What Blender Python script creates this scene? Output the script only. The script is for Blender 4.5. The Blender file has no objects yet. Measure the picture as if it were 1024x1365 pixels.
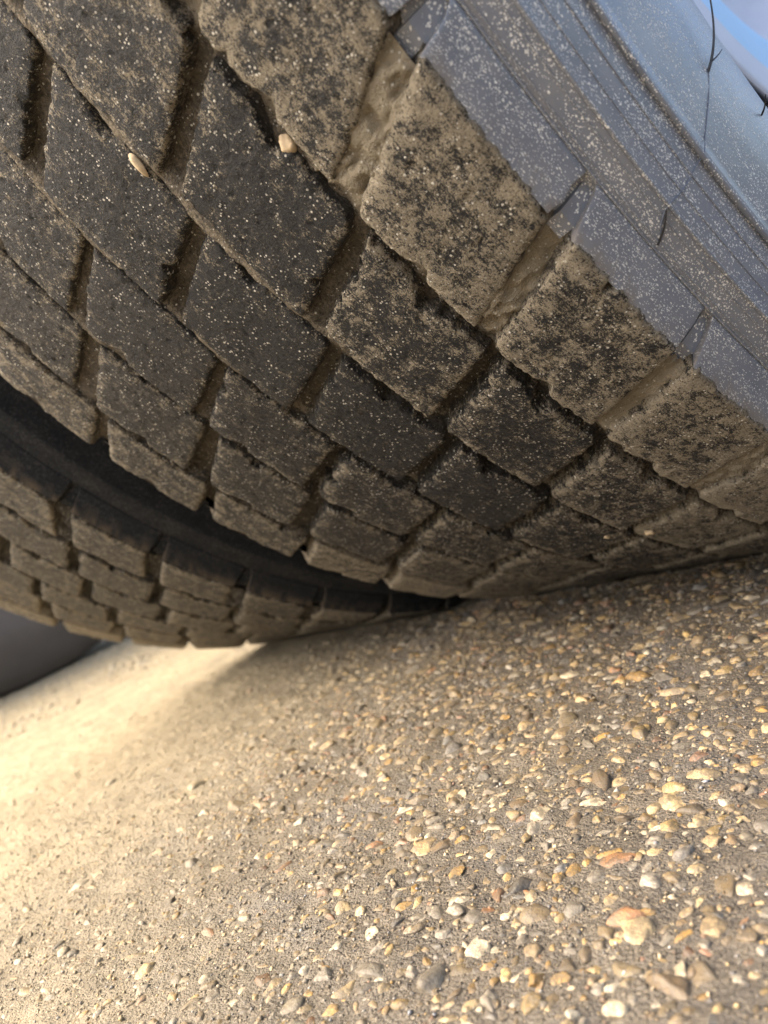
import bpy, math, random
import numpy as np
from mathutils import Matrix, Vector

SC = bpy.context.scene
COL = SC.collection

# ------------------------------------------------------------------ camera
# metres; the ground is z = 0, the axle of the near pair of wheels runs along x at y = 0
AXLE_Z = 0.38506
cam_d = bpy.data.cameras.new('camera')
cam = bpy.data.objects.new('camera', cam_d)
COL.objects.link(cam)
right = Vector((0.65454389, 0.66029489, -0.36821592))
up = Vector((0.21401255, 0.30529661, 0.92789687))
fwd = Vector((-0.72510063, 0.68615205, -0.05851863))
CAM = Vector((0.19255298, -0.47116839, AXLE_Z - 0.28352375))
cam.matrix_world = Matrix((
    (right.x, up.x, -fwd.x, CAM.x),
    (right.y, up.y, -fwd.y, CAM.y),
    (right.z, up.z, -fwd.z, CAM.z),
    (0, 0, 0, 1)))
cam_d.sensor_fit = 'VERTICAL'
cam_d.sensor_height = 36
cam_d.lens = 29.448
cam_d.clip_start = 0.01
cam_d.clip_end = 500
cam_d.dof.use_dof = True
cam_d.dof.focus_distance = 0.212
cam_d.dof.aperture_fstop = 29.448 / 1.8
SC.camera = cam

# ------------------------------------------------------------------ sky and sun
SUN_EL, SUN_AZ = math.radians(48), math.radians(216)      # azimuth from +y towards +x
world = bpy.data.worlds.new('World')
SC.world = world
world.use_nodes = True
wn = world.node_tree
sky = wn.nodes.new('ShaderNodeTexSky')
sky.sky_type = 'NISHITA'
sky.sun_disc = False
sky.sun_elevation = SUN_EL
sky.sun_rotation = SUN_AZ
sky.air_density = 1.0
sky.dust_density = 7.0
bg = wn.nodes['Background']
bg.inputs['Strength'].default_value = 0.15
wn.links.new(sky.outputs[0], bg.inputs[0])
sun_d = bpy.data.lights.new('sun', 'SUN')
sun_d.energy = 1.35
sun_d.angle = math.radians(40)
sun_d.color = (1.0, 0.89, 0.71)
sun = bpy.data.objects.new('sun', sun_d)
COL.objects.link(sun)
sd = Vector((math.sin(SUN_AZ) * math.cos(SUN_EL), math.cos(SUN_AZ) * math.cos(SUN_EL), math.sin(SUN_EL)))
sun.rotation_euler = (-sd).to_track_quat('-Z', 'Y').to_euler()
sun.location = sd * 5
SC.view_settings.view_transform = 'Standard'
SC.view_settings.look = 'None'
SC.view_settings.gamma = 1
SC.view_settings.exposure = 2.0
SC.view_settings.use_curve_mapping = False

random.seed(7)
RNG = np.random.default_rng(11)

# ------------------------------------------------------------------ noise helper (vectorised gradient noise)
_perm = np.random.default_rng(3).permutation(256)
_perm = np.concatenate([_perm, _perm, _perm])
_g = np.random.default_rng(4).normal(size=(256, 3))
_g /= np.linalg.norm(_g, axis=1)[:, None]


def pnoise(P):
    P = np.asarray(P, float)
    I = np.floor(P).astype(int)
    F = P - I
    I &= 255
    U = F * F * F * (F * (F * 6 - 15) + 10)
    out = 0
    for a in (0, 1):
        for b in (0, 1):
            for c in (0, 1):
                h = _perm[_perm[_perm[I[:, 0] + a & 255] + (I[:, 1] + b & 255)] + (I[:, 2] + c & 255)]
                d = F - np.array([a, b, c])
                w = (U[:, 0] if a else 1 - U[:, 0]) * (U[:, 1] if b else 1 - U[:, 1]) * (U[:, 2] if c else 1 - U[:, 2])
                out = out + w * (_g[h] * d).sum(1)
    return out * 1.5


def fbm(P, oct=4, lac=2.1, gain=0.5):
    P = np.asarray(P, float)
    s, a = 0, 1.0
    for k in range(oct):
        s = s + a * pnoise(P + 17.3 * k)
        P = P * lac
        a *= gain
    return s


def sstep(a, b, x):
    t = np.clip((x - a) / (b - a), 0, 1)
    return t * t * (3 - 2 * t)


# ------------------------------------------------------------------ node helper
class NT:
    def __init__(s, name):
        s.m = bpy.data.materials.new(name)
        s.m.use_nodes = True
        s.t = s.m.node_tree
        s.b = s.t.nodes['Principled BSDF']

    def n(s, kind, **kw):
        nd = s.t.nodes.new('ShaderNode' + kind)
        ins = kw.pop('ins', {})
        for k, v in kw.items():
            setattr(nd, k, v)
        for k, v in ins.items():
            s.put(nd.inputs[k], v)
        return nd

    def put(s, sock, v):
        if isinstance(v, bpy.types.NodeSocket):
            s.t.links.new(v, sock)
        elif isinstance(v, bpy.types.Node):
            s.t.links.new(v.outputs[0], sock)
        else:
            sock.default_value = v

    def math(s, op, a, b=0.0, c=0.0, clamp=False):
        nd = s.n('Math', operation=op, use_clamp=clamp)
        s.put(nd.inputs[0], a)
        s.put(nd.inputs[1], b)
        s.put(nd.inputs[2], c)
        return nd.outputs[0]

    def ramp(s, v, lo, hi, a=0.0, b=1.0):
        nd = s.n('MapRange', interpolation_type='SMOOTHSTEP')
        s.put(nd.inputs['Value'], v)
        s.put(nd.inputs['From Min'], lo)
        s.put(nd.inputs['From Max'], hi)
        s.put(nd.inputs['To Min'], a)
        s.put(nd.inputs['To Max'], b)
        return nd.outputs[0]

    def mix(s, f, a, b):
        nd = s.n('Mix', data_type='RGBA')
        s.put(nd.inputs[0], f)
        for k, v in ((6, a), (7, b)):
            if isinstance(v, tuple) and len(v) == 3:
                v = (*v, 1)
            s.put(nd.inputs[k], v)
        return nd.outputs[2]

    def noise(s, vec, scale, detail=4, rough=0.55, dist=0.0):
        nd = s.n('TexNoise')
        s.put(nd.inputs['Vector'], vec)
        nd.inputs['Scale'].default_value = scale
        nd.inputs['Detail'].default_value = detail
        nd.inputs['Roughness'].default_value = rough
        nd.inputs['Distortion'].default_value = dist
        return nd.outputs[0]

    def voro(s, vec, scale, feature='F1', rnd=1.0):
        nd = s.n('TexVoronoi', feature=feature)
        s.put(nd.inputs['Vector'], vec)
        nd.inputs['Scale'].default_value = scale
        nd.inputs['Randomness'].default_value = rnd
        return nd

    def specks(s, vec, scale, size, keep):
        """small round grains scattered over a share `keep` of the cells; returns a mask"""
        v = s.voro(vec, scale)
        sep = s.n('SeparateColor')
        s.put(sep.inputs[0], v.outputs['Color'])
        r = s.math('MULTIPLY', sep.outputs[1], size)
        m = s.ramp(s.math('SUBTRACT', v.outputs['Distance'], r), -0.06, 0.03, 1.0, 0.0)
        k = s.math('LESS_THAN', sep.outputs[0], keep)
        return s.math('MULTIPLY', m, k)

    def bump(s, h, dist, strength=1.0, normal=None):
        nd = s.n('Bump')
        nd.inputs['Distance'].default_value = dist
        nd.inputs['Strength'].default_value = strength
        s.put(nd.inputs['Height'], h)
        if normal is not None:
            s.put(nd.inputs['Normal'], normal)
        return nd.outputs[0]

    def attr(s, name, kind='GEOMETRY', out='Fac'):
        nd = s.n('Attribute', attribute_name=name, attribute_type=kind)
        return nd.outputs[out]

    def uvmm(s, sx=1.0, sy=1.0):
        """surface coordinates in millimetres: x along the rolling direction, y across"""
        uv = s.n('UVMap', uv_map='mm')
        mp = s.n('Mapping')
        s.put(mp.inputs['Vector'], uv.outputs[0])
        mp.inputs['Scale'].default_value = (sx, sy, 1)
        return mp.outputs[0]


# ------------------------------------------------------------------ materials
def mat_tread():
    t = NT('worn_tread_rubber')
    uv = t.uvmm()
    dust = t.attr('dust')                       # how much dust lies on this vertex's block
    floor = t.attr('floor')                     # 1 down in the grooves, where packed dirt sits
    n1 = t.noise(uv, 0.20, 6, 0.72)
    n2 = t.noise(uv, 0.85, 5, 0.7, 0.4)
    st = t.noise(t.uvmm(0.16, 1.5), 1.0, 5, 0.7)     # drag marks along the rolling direction
    gr = t.noise(uv, 2.6, 3, 0.6)
    m = t.math('ADD', t.math('MULTIPLY', n1, 0.95), t.math('MULTIPLY', n2, 0.70))
    m = t.math('ADD', m, t.math('MULTIPLY', st, 0.35))
    m = t.math('ADD', m, t.math('MULTIPLY', gr, 0.70))      # mean about 1.2
    thr = t.math('SUBTRACT', 1.77, t.math('MULTIPLY', dust, 0.80))
    mask = t.ramp(t.math('SUBTRACT', m, thr), -0.07, 0.07)
    mask = t.math('MULTIPLY', mask, 0.92)
    mask = t.math('MAXIMUM', mask, t.math('MULTIPLY', t.ramp(n2, 0.25, 0.7), t.math('MULTIPLY', floor, 0.75)))
    fine = t.noise(uv, 1.4, 5, 0.75)
    rub = t.mix(t.ramp(n2, 0.35, 0.7), (0.005, 0.005, 0.0055), (0.017, 0.0165, 0.016))
    film = t.attr('film')
    fc = t.mix(t.ramp(t.math('ADD', n1, t.math('MULTIPLY', st, 0.7)), 0.65, 1.0), (0.022, 0.019, 0.016), (0.105, 0.091, 0.072))
    rub = t.mix(film, rub, fc)
    # fine grit and pores: pale grains and black pits a few tenths of a millimetre across
    rub = t.mix(t.math('MULTIPLY', t.ramp(fine, 0.60, 0.67), 0.85), rub, (0.22, 0.20, 0.165))
    rub = t.mix(t.math('MULTIPLY', t.ramp(fine, 0.47, 0.36), 0.92), rub, (0.004, 0.004, 0.004))
    dcol = t.mix(t.noise(uv, 0.35, 4, 0.6), (0.14, 0.120, 0.088), (0.46, 0.395, 0.29))
    dcol = t.mix(t.math('MULTIPLY', t.ramp(fine, 0.48, 0.36), 0.85), dcol, (0.035, 0.031, 0.025))
    dcol = t.mix(floor, dcol, t.mix(t.ramp(dust, 0.3, 0.9), (0.19, 0.155, 0.110), (0.34, 0.29, 0.21)))
    col = t.mix(mask, rub, dcol)
    # scuffs: thin pale scratches
    sc = t.ramp(t.noise(t.uvmm(0.35, 2.4), 1.0, 3, 0.75), 0.66, 0.74)
    sc = t.math('MULTIPLY', sc, t.math('SUBTRACT', 1.0, floor))
    col = t.mix(t.math('MULTIPLY', sc, 0.5), col, (0.20, 0.18, 0.15))
    s1 = t.specks(uv, 0.55, 0.20, 0.30)
    s2 = t.specks(uv, 1.2, 0.42, 0.48)
    clump = t.ramp(t.noise(uv, 0.16, 3), 0.38, 0.58)
    s2 = t.math('MULTIPLY', s2, clump)
    sp = t.math('MAXIMUM', s1, s2)
    col = t.mix(t.math('MULTIPLY', sp, 0.9), col, (0.70, 0.66, 0.57))
    t.put(t.b.inputs['Base Color'], col)
    t.put(t.b.inputs['Roughness'], t.math('ADD', 0.55, t.math('MULTIPLY', mask, 0.38)))
    t.b.inputs['Specular IOR Level'].default_value = 0.22
    h = t.math('ADD', t.math('MULTIPLY', n2, 0.7), t.math('MULTIPLY', gr, 0.55))
    h = t.math('ADD', h, t.math('MULTIPLY', st, 0.5))
    h = t.math('ADD', h, t.math('MULTIPLY', sp, 0.5))
    crumb = t.math('ADD', t.noise(uv, 0.4, 5, 0.7, 0.8), t.math('MULTIPLY', t.noise(uv, 1.6, 3, 0.6), 0.5))
    h = t.math('ADD', h, t.math('MULTIPLY', crumb, t.math('MULTIPLY', floor, 1.7)))
    h = t.math('ADD', h, t.math('MULTIPLY', fine, 0.9))
    t.put(t.b.inputs['Normal'], t.bump(h, 0.0016, 1.0))
    return t.m


def mat_sidewall():
    t = NT('dusty_sidewall_rubber')
    uv = t.uvmm()
    dust = t.attr('dust')
    n1 = t.noise(uv, 0.07, 4, 0.6)
    n2 = t.noise(uv, 0.8, 4, 0.6)
    col = t.mix(n1, (0.080, 0.089, 0.107), (0.200, 0.216, 0.250))
    col = t.mix(t.attr('gap_shade'), col, (0.015, 0.017, 0.020))  # rubber blackened to paint the shade between and behind the wheels
    film = t.math('MULTIPLY', t.math('SUBTRACT', 1.0, t.math('MULTIPLY', t.attr('gap_shade'), 0.85)), t.ramp(t.math('ADD', n1, t.math('MULTIPLY', n2, 0.5)), 0.65, 0.95, 0.0, 0.25))
    col = t.mix(film, col, (0.20, 0.18, 0.15))
    col = t.mix(t.math('MULTIPLY', dust, t.ramp(n2, 0.2, 0.7, 0.3, 0.8)), col, (0.16, 0.125, 0.085))
    dens = t.ramp(t.noise(t.uvmm(0.05, 0.16), 1.0, 4, 0.7), 0.38, 0.60, 0.22, 0.95)
    v = t.uvmm(0.8, 1.25)
    s1 = t.specks(v, 1.15, 0.40, dens)
    s2 = t.specks(v, 2.5, 0.55, dens)
    s3 = t.specks(v, 0.62, 0.24, 0.14)
    sp = t.math('MAXIMUM', t.math('MAXIMUM', s1, s2), s3)
    sp = t.math('MULTIPLY', sp, t.math('SUBTRACT', 1.0, dust))
    sp = t.math('MULTIPLY', sp, t.math('SUBTRACT', 1.0, t.math('MULTIPLY', t.attr('gap_shade'), 0.93)))
    col = t.mix(t.math('MULTIPLY', sp, 0.9), col, (0.74, 0.71, 0.64))
    t.put(t.b.inputs['Base Color'], col)
    t.put(t.b.inputs['Roughness'], t.math('ADD', t.math('ADD', t.math("ADD", 0.25, t.math("MULTIPLY", t.attr("gap_shade"), 0.45)), t.math('MULTIPLY', n2, 0.14)), t.math('MULTIPLY', sp, 0.4)))
    t.put(t.b.inputs['Specular IOR Level'], t.math('SUBTRACT', 0.9, t.math('MULTIPLY', t.attr('gap_shade'), 0.85)))
    h = t.math('ADD', t.math('MULTIPLY', n2, 0.25), t.math('MULTIPLY', sp, 0.8))
    t.put(t.b.inputs['Normal'], t.bump(h, 0.0003, 0.8))
    return t.m


def mat_plain(name, col, rough=0.6, metal=0.0, var=0.3, scale=40.0):
    t = NT(name)
    tc = t.n('TexCoord')
    n = t.noise(tc.outputs['Object'], scale, 5, 0.65)
    a = tuple(c * (1 - var) for c in col)
    b = tuple(min(1, c * (1 + var)) for c in col)
    t.put(t.b.inputs['Base Color'], t.mix(n, a, b))
    t.b.inputs['Roughness'].default_value = rough
    t.b.inputs['Metallic'].default_value = metal
    t.put(t.b.inputs['Normal'], t.bump(n, 0.0008, 0.4))
    return t.m


def sunlit_dust(t):
    """pale dust plus painted sunlight on the concrete away from the tyre, its edge broken up by noise"""
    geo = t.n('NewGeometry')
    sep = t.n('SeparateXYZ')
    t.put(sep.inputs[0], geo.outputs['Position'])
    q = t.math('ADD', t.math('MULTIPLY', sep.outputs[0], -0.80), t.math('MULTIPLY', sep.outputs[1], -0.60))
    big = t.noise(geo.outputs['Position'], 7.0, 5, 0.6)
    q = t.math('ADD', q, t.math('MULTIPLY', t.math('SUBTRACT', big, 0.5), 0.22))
    lit_drift = t.ramp(q, 0.12, 0.50)  # dust cover that also paints in the brighter sunlit side
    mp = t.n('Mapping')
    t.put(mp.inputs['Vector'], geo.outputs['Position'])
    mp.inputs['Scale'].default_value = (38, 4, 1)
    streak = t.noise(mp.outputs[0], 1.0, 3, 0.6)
    return geo, lit_drift, streak


def mat_ground():
    t = NT('exposed_aggregate_concrete')
    geo, lit_drift, streak = sunlit_dust(t)
    P = geo.outputs['Position']
    n1 = t.noise(P, 60, 6, 0.7)
    n2 = t.noise(P, 420, 4, 0.7)
    n3 = t.noise(P, 18, 4, 0.6)
    n4 = t.noise(P, 1300, 2, 0.6)
    col = t.mix(t.ramp(n1, 0.3, 0.7), (0.044, 0.036, 0.027), (0.115, 0.095, 0.070))
    col = t.mix(t.math('MULTIPLY', t.ramp(n3, 0.5, 0.72), 0.55), col, (0.11, 0.108, 0.112))
    col = t.mix(t.math('MULTIPLY', t.ramp(n2, 0.5, 0.8), 0.8), col, (0.125, 0.099, 0.064))
    col = t.mix(t.math('MULTIPLY', t.ramp(n2, 0.47, 0.27), 0.9), col, (0.030, 0.026, 0.022))
    # grains of sand in the matrix
    g = t.voro(P, 750)
    sep = t.n('SeparateColor')
    t.put(sep.inputs[0], g.outputs['Color'])
    gm = t.math('MULTIPLY', t.ramp(g.outputs['Distance'], 0.30, 0.45, 1, 0), t.math('LESS_THAN', sep.outputs[0], 0.42))
    gc = t.mix(sep.outputs[1], (0.05, 0.040, 0.029), (0.21, 0.172, 0.120))
    col = t.mix(t.math('MULTIPLY', gm, 0.85), col, gc)
    # farther off: stones that are too small in the picture to be modelled singly
    v = t.voro(P, 210)
    sep2 = t.n('SeparateColor')
    t.put(sep2.inputs[0], v.outputs['Color'])
    sm = t.math('MULTIPLY', t.ramp(v.outputs['Distance'], 0.34, 0.46, 1, 0), t.math('LESS_THAN', sep2.outputs[0], 0.5))
    sx_ = t.n('SeparateXYZ')
    t.put(sx_.inputs[0], P)
    sm = t.math('MULTIPLY', sm, t.ramp(sx_.outputs[0], -0.70, -0.50, 1.0, 0.0))
    scol = t.mix(sep2.outputs[2], (0.20, 0.15, 0.09), (0.50, 0.42, 0.30))
    col = t.mix(t.math('MULTIPLY', sm, 0.7), col, scol)
    pm = t.noise(P, 2100, 2, 0.6)
    col = t.mix(t.math('MULTIPLY', t.ramp(pm, 0.56, 0.68), 0.8), col, (0.16, 0.13, 0.09))
    col = t.mix(t.math('MULTIPLY', t.ramp(pm, 0.44, 0.33), 0.85), col, (0.025, 0.021, 0.017))
    silt = t.mix(streak, (0.23, 0.185, 0.110), (0.45, 0.37, 0.225))  # dust colour with the sunlit brightness painted in
    cov = t.math('MULTIPLY', lit_drift, t.ramp(t.math('ADD', n2, t.math('MULTIPLY', n1, 0.5)), 0.40, 0.75, 0.55, 0.93))
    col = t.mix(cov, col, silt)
    col = t.mix(t.math('MULTIPLY', t.ramp(t.noise(P, 900, 3, 0.65), 0.43, 0.35), 0.65), col, (0.055, 0.044, 0.030))
    t.put(t.b.inputs['Base Color'], col)
    t.put(t.b.inputs['Roughness'], t.math('ADD', 0.6, t.math('MULTIPLY', lit_drift, 0.3)))
    h = t.math('ADD', t.math('MULTIPLY', n2, 0.7), t.math('MULTIPLY', n1, 0.5))
    h = t.math('ADD', h, t.math('MULTIPLY', n4, 0.7))
    h = t.math('ADD', h, t.math('MULTIPLY', gm, 0.7))
    h = t.math('ADD', h, t.math('MULTIPLY', sm, 0.5))
    t.put(t.b.inputs['Normal'], t.bump(h, 0.0011, 1.0))
    return t.m


def mat_stone(name, obj_col):
    t = NT(name)
    geo, lit_drift, streak = sunlit_dust(t)
    P = geo.outputs['Position']
    base = t.n('ObjectInfo').outputs['Color'] if obj_col else t.attr('stone_colour', out='Color')
    n1 = t.noise(P, 330, 4, 0.65)
    n2 = t.noise(P, 1400, 3, 0.7)
    mp = t.n('Mapping')
    t.put(mp.inputs['Vector'], P)
    mp.inputs['Rotation'].default_value = (0.6, 0.4, 0.5)
    mp.inputs['Scale'].default_value = (220, 1100, 900)
    band = t.noise(mp.outputs[0], 1.0, 3, 0.6)
    k = t.math('ADD', 0.25, t.math('MULTIPLY', t.math('ADD', n1, band), 0.75))
    dk = t.n('VectorMath', operation='SCALE')
    t.put(dk.inputs[0], base)
    t.put(dk.inputs['Scale'], k)
    col = dk.outputs[0]
    film = t.math('MULTIPLY', t.ramp(t.math('ADD', n1, t.math('MULTIPLY', n2, 0.6)), 0.66, 0.90), 0.75)
    col = t.mix(film, col, (0.075, 0.060, 0.042))
    silt = t.mix(streak, (0.24, 0.192, 0.115), (0.46, 0.38, 0.235))  # same dust on the stones, sunlit brightness included in the colour
    cov = t.math('MULTIPLY', lit_drift, t.ramp(n1, 0.3, 0.7, 0.45, 0.90))
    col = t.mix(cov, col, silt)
    t.put(t.b.inputs['Base Color'], col)
    t.put(t.b.inputs['Roughness'], t.math('ADD', 0.42, t.math('MULTIPLY', n1, 0.25)))
    t.put(t.b.inputs['Normal'], t.bump(t.math('ADD', n1, t.math('MULTIPLY', n2, 0.5)), 0.0006, 0.8))
    return t.m


M_TREAD = mat_tread()
M_SIDE = mat_sidewall()
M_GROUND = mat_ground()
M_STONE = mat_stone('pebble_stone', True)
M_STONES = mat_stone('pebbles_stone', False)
M_CHIP = mat_plain('tan_stone', (0.36, 0.275, 0.17), 0.8, 0, 0.5, 500)
M_RIM = mat_plain('bare_wheel_metal', (0.50, 0.53, 0.60), 0.6, 0.0, 0.08, 60)
M_BLUE = mat_plain('blue_wheel_band', (0.36, 0.57, 0.80), 0.6, 0, 0.06, 30)  # blue tone of the band round the wheel face
M_DARK = mat_plain('dark_axle_steel', (0.02, 0.019, 0.018), 0.8, 0, 0.3, 40)
M_SIDE_SEAM = mat_plain('seam_rubber', (0.11, 0.125, 0.155), 0.45, 0, 0.3, 300)
M_WHISK = mat_plain('black_rubber_whisker', (0.012, 0.012, 0.013), 0.5, 0, 0.2, 400)


# ------------------------------------------------------------------ mesh helpers
def mesh_np(name, V, faces, mat, smooth=True):
    """faces: list of (n, k) integer arrays with the same k each"""
    me = bpy.data.meshes.new(name)
    V = np.asarray(V, np.float32)
    me.vertices.add(len(V))
    me.vertices.foreach_set('co', V.ravel())
    loops = np.concatenate([f.ravel() for f in faces]).astype(np.int32)
    tot = np.concatenate([np.full(len(f), f.shape[1], np.int32) for f in faces])
    start = np.concatenate([[0], np.cumsum(tot)[:-1]]).astype(np.int32)
    me.loops.add(len(loops))
    me.loops.foreach_set('vertex_index', loops)
    me.polygons.add(len(tot))
    me.polygons.foreach_set('loop_start', start)
    me.polygons.foreach_set('loop_total', tot)
    if isinstance(smooth, (list, tuple)):
        sm = np.concatenate([np.full(len(f), q) for f, q in zip(faces, smooth)])
    else:
        sm = np.full(len(tot), smooth)
    me.polygons.foreach_set('use_smooth', sm)
    me.update(calc_edges=True)
    me.validate()
    me.materials.append(mat)
    return me


def set_uv(me, UV):
    lay = me.uv_layers.new(name='mm')
    li = np.empty(len(me.loops), np.int32)
    me.loops.foreach_get('vertex_index', li)
    lay.data.foreach_set('uv', np.asarray(UV, np.float32)[li].ravel())


def set_attr(me, name, vals):
    a = me.attributes.new(name, 'FLOAT', 'POINT')
    a.data.foreach_set('value', np.asarray(vals, np.float32))


def link(name, me, parent=None):
    o = bpy.data.objects.new(name, me)
    COL.objects.link(o)
    if parent is not None:
        o.parent = parent
    return o


def grid_faces(n, m, close_n=False):
    a = np.arange(n - (0 if close_n else 1))[:, None]
    b = np.arange(m - 1)[None, :]
    a2 = (a + 1) % n
    return np.stack([a * m + b, a * m + b + 1, a2 * m + b + 1, a2 * m + b], -1).reshape(-1, 4)


def thing(name, label, cat, loc, group=None):
    o = bpy.data.objects.new(name, None)
    o.empty_display_size = 0.05
    COL.objects.link(o)
    o.location = loc
    o['label'] = label
    o['category'] = cat
    if group:
        o['group'] = group
    return o


# ------------------------------------------------------------------ the ground
def pebble_height(x, y):
    P = np.stack([x, y, 0 * x], 1)
    return 0.0011 * fbm(P * 55, 3) + 0.0007 * fbm(P * 240, 2)


def axis_coords(lo, hi, step, far):
    c = list(np.arange(lo, hi + step / 2, step))
    s, v = step, hi
    outp = []
    while v < far:
        s *= 1.5
        v += s
        outp.append(v)
    s, v = step, lo
    outm = []
    while v > -far:
        s *= 1.5
        v -= s
        outm.append(v)
    return np.array(outm[::-1] + c + outp)


gx = axis_coords(-0.62, 0.24, 0.0021, 60)
gy = axis_coords(-0.50, 0.02, 0.0021, 60)
GX, GY = np.meshgrid(gx, gy, indexing='ij')
gz = pebble_height(GX.ravel(), GY.ravel())
near = (np.abs(GX.ravel()) < 3) & (np.abs(GY.ravel()) < 3)
gz = np.where(near, gz, 0)
gV = np.stack([GX.ravel(), GY.ravel(), gz], 1)
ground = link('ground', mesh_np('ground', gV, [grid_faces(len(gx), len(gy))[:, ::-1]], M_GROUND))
ground['kind'] = 'structure'
ground['label'] = 'sandy exposed aggregate concrete with tan and grey pebbles set in it'


def ico(sub):
    import bmesh
    bm = bmesh.new()
    bmesh.ops.create_icosphere(bm, subdivisions=sub, radius=1)
    bm.verts.ensure_lookup_table()
    V = np.array([v.co for v in bm.verts])
    F = np.array([[v.index for v in f.verts] for f in bm.faces])
    bm.free()
    return V, F


def stone_shape(V, seed, ang=0.32):
    r = np.random.default_rng(seed)
    # a few flat facets, then soft lumps
    S = V.copy()
    for _ in range(9):
        n = r.normal(size=3)
        n /= np.linalg.norm(n)
        d = r.uniform(0.50, 0.88)
        k = np.maximum(S @ n - d, 0)
        S = S - k[:, None] * n * 0.85
    S = S * (1 + ang * 0.5 * pnoise(V * 1.3 + seed * 3.7))[:, None]
    S = S * (1 + 0.10 * pnoise(V * 3.1 + seed * 1.9))[:, None]
    return S


PALETTE = np.array([
    (0.36, 0.27, 0.155), (0.42, 0.33, 0.20), (0.30, 0.23, 0.145), (0.46, 0.335, 0.16), (0.44, 0.28, 0.10),
    (0.50, 0.44, 0.34), (0.58, 0.54, 0.46), (0.27, 0.25, 0.225), (0.20, 0.19, 0.185), (0.34, 0.315, 0.28),
    (0.23, 0.165, 0.10), (0.30, 0.16, 0.085), (0.12, 0.11, 0.105), (0.07, 0.068, 0.068), (0.24, 0.245, 0.255), (0.36, 0.21, 0.15)])
PAL_W = np.array([15, 14, 12, 11, 8, 7, 3, 8, 5, 7, 8, 4, 3, 2, 3, 1.0])
PAL_W /= PAL_W.sum()


def dart(n, x0, x1, y0, y1, sizes, sep):
    """dart throwing, big stones first"""
    cell = 0.006
    gridd = {}
    out = []
    sizes = np.sort(sizes)[::-1]
    xs = RNG.uniform(x0, x1, (len(sizes), 5))
    ys = RNG.uniform(y0, y1, (len(sizes), 5))
    for i, r in enumerate(sizes):
        for k in range(5):
            x, y = xs[i, k], ys[i, k]
            cx, cy = int(x // cell), int(y // cell)
            ok = True
            for a in (-2, -1, 0, 1, 2):
                for b in (-2, -1, 0, 1, 2):
                    for (px, py, pr) in gridd.get((cx + a, cy + b), ()):
                        if (px - x) ** 2 + (py - y) ** 2 < (sep * (pr + r)) ** 2:
                            ok = False
                            break
                    if not ok:
                        break
                if not ok:
                    break
            if ok:
                gridd.setdefault((cx, cy), []).append((x, y, r))
                out.append((x, y, r))
                break
    return np.array(out)


def under_tyre(x, y):
    a = (np.abs(x) < 0.108) | (np.abs(x + 0.2726) < 0.108)
    return a & (y > -0.112)


sz = np.exp(RNG.normal(math.log(0.00150), 0.44, 42000))
sz = np.clip(sz, 0.0008, 0.0058)
sz = np.concatenate([sz, RNG.uniform(0.0028, 0.0048, 300)])
peb = dart(0, -0.56, 0.20, -0.475, 0.0, sz, 0.62)
sz2 = np.clip(np.exp(RNG.normal(math.log(0.0028), 0.35, 3200)), 0.0014, 0.0065)
peb2 = dart(0, -1.35, -0.56, -0.45, 0.35, sz2, 0.85)
peb = peb[~under_tyre(peb[:, 0], peb[:, 1])]
silty = sstep(0.17, 0.40, -0.8 * peb[:, 0] - 0.6 * peb[:, 1] + 0.06 * pnoise(np.stack([peb[:, 0] * 9, peb[:, 1] * 9, 0 * peb[:, 0]], 1)))
peb[:, 2] *= 1 - 0.42 * silty
npb = len(peb)
colr = PALETTE[RNG.choice(len(PALETTE), npb, p=PAL_W)] * RNG.uniform(0.36, 1.0, (npb, 1)) ** 1.2 * np.array([1.05, 0.98, 0.82])
ax = np.stack([RNG.uniform(0.95, 1.5, npb), RNG.uniform(0.75, 1.0, npb), RNG.uniform(0.5, 0.8, npb)], 1)
rotz = RNG.uniform(0, 2 * math.pi, npb)
tilt = RNG.normal(0, 0.22, (npb, 2))
h0 = pebble_height(peb[:, 0], peb[:, 1])
sink = RNG.uniform(-0.95, -0.30, npb) - 0.15 * silty
pz = h0 + sink * ax[:, 2] * peb[:, 2]
# which show largest in the photograph
rel = np.stack([peb[:, 0], peb[:, 1], h0], 1) - np.array(CAM)
dep = rel @ np.array(fwd)
sx = (rel @ np.array(right)) / np.maximum(dep, 0.01) * 1116.6
sy = (rel @ np.array(up)) / np.maximum(dep, 0.01) * 1116.6
inside = (dep > 0.05) & (np.abs(sx) < 520) & (np.abs(sy) < 690)
app = np.where(inside, peb[:, 2] / np.maximum(dep, 0.05), 0)
order = np.argsort(-app)
single = order[:300]
V2, F2 = ico(2)
V3, F3 = ico(3)
pmesh = []
for k in range(26):
    pmesh.append(mesh_np('pebble', stone_shape(V3, 100 + k, 0.42), [F3], M_STONE))


def rot_m(rz, tx, ty):
    return Matrix.Rotation(rz, 4, 'Z') @ Matrix.Rotation(tx, 4, 'X') @ Matrix.Rotation(ty, 4, 'Y')


for q, i in enumerate(single):
    o = link('pebble', pmesh[q % len(pmesh)], ground)
    o.matrix_world = Matrix.Translation((peb[i, 0], peb[i, 1], pz[i])) @ rot_m(rotz[i], tilt[i, 0], tilt[i, 1]) @ \
        Matrix.Diagonal((*(ax[i] * peb[i, 2]), 1))
    o.color = (*np.clip(colr[i], 0, 1), 1)


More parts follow.
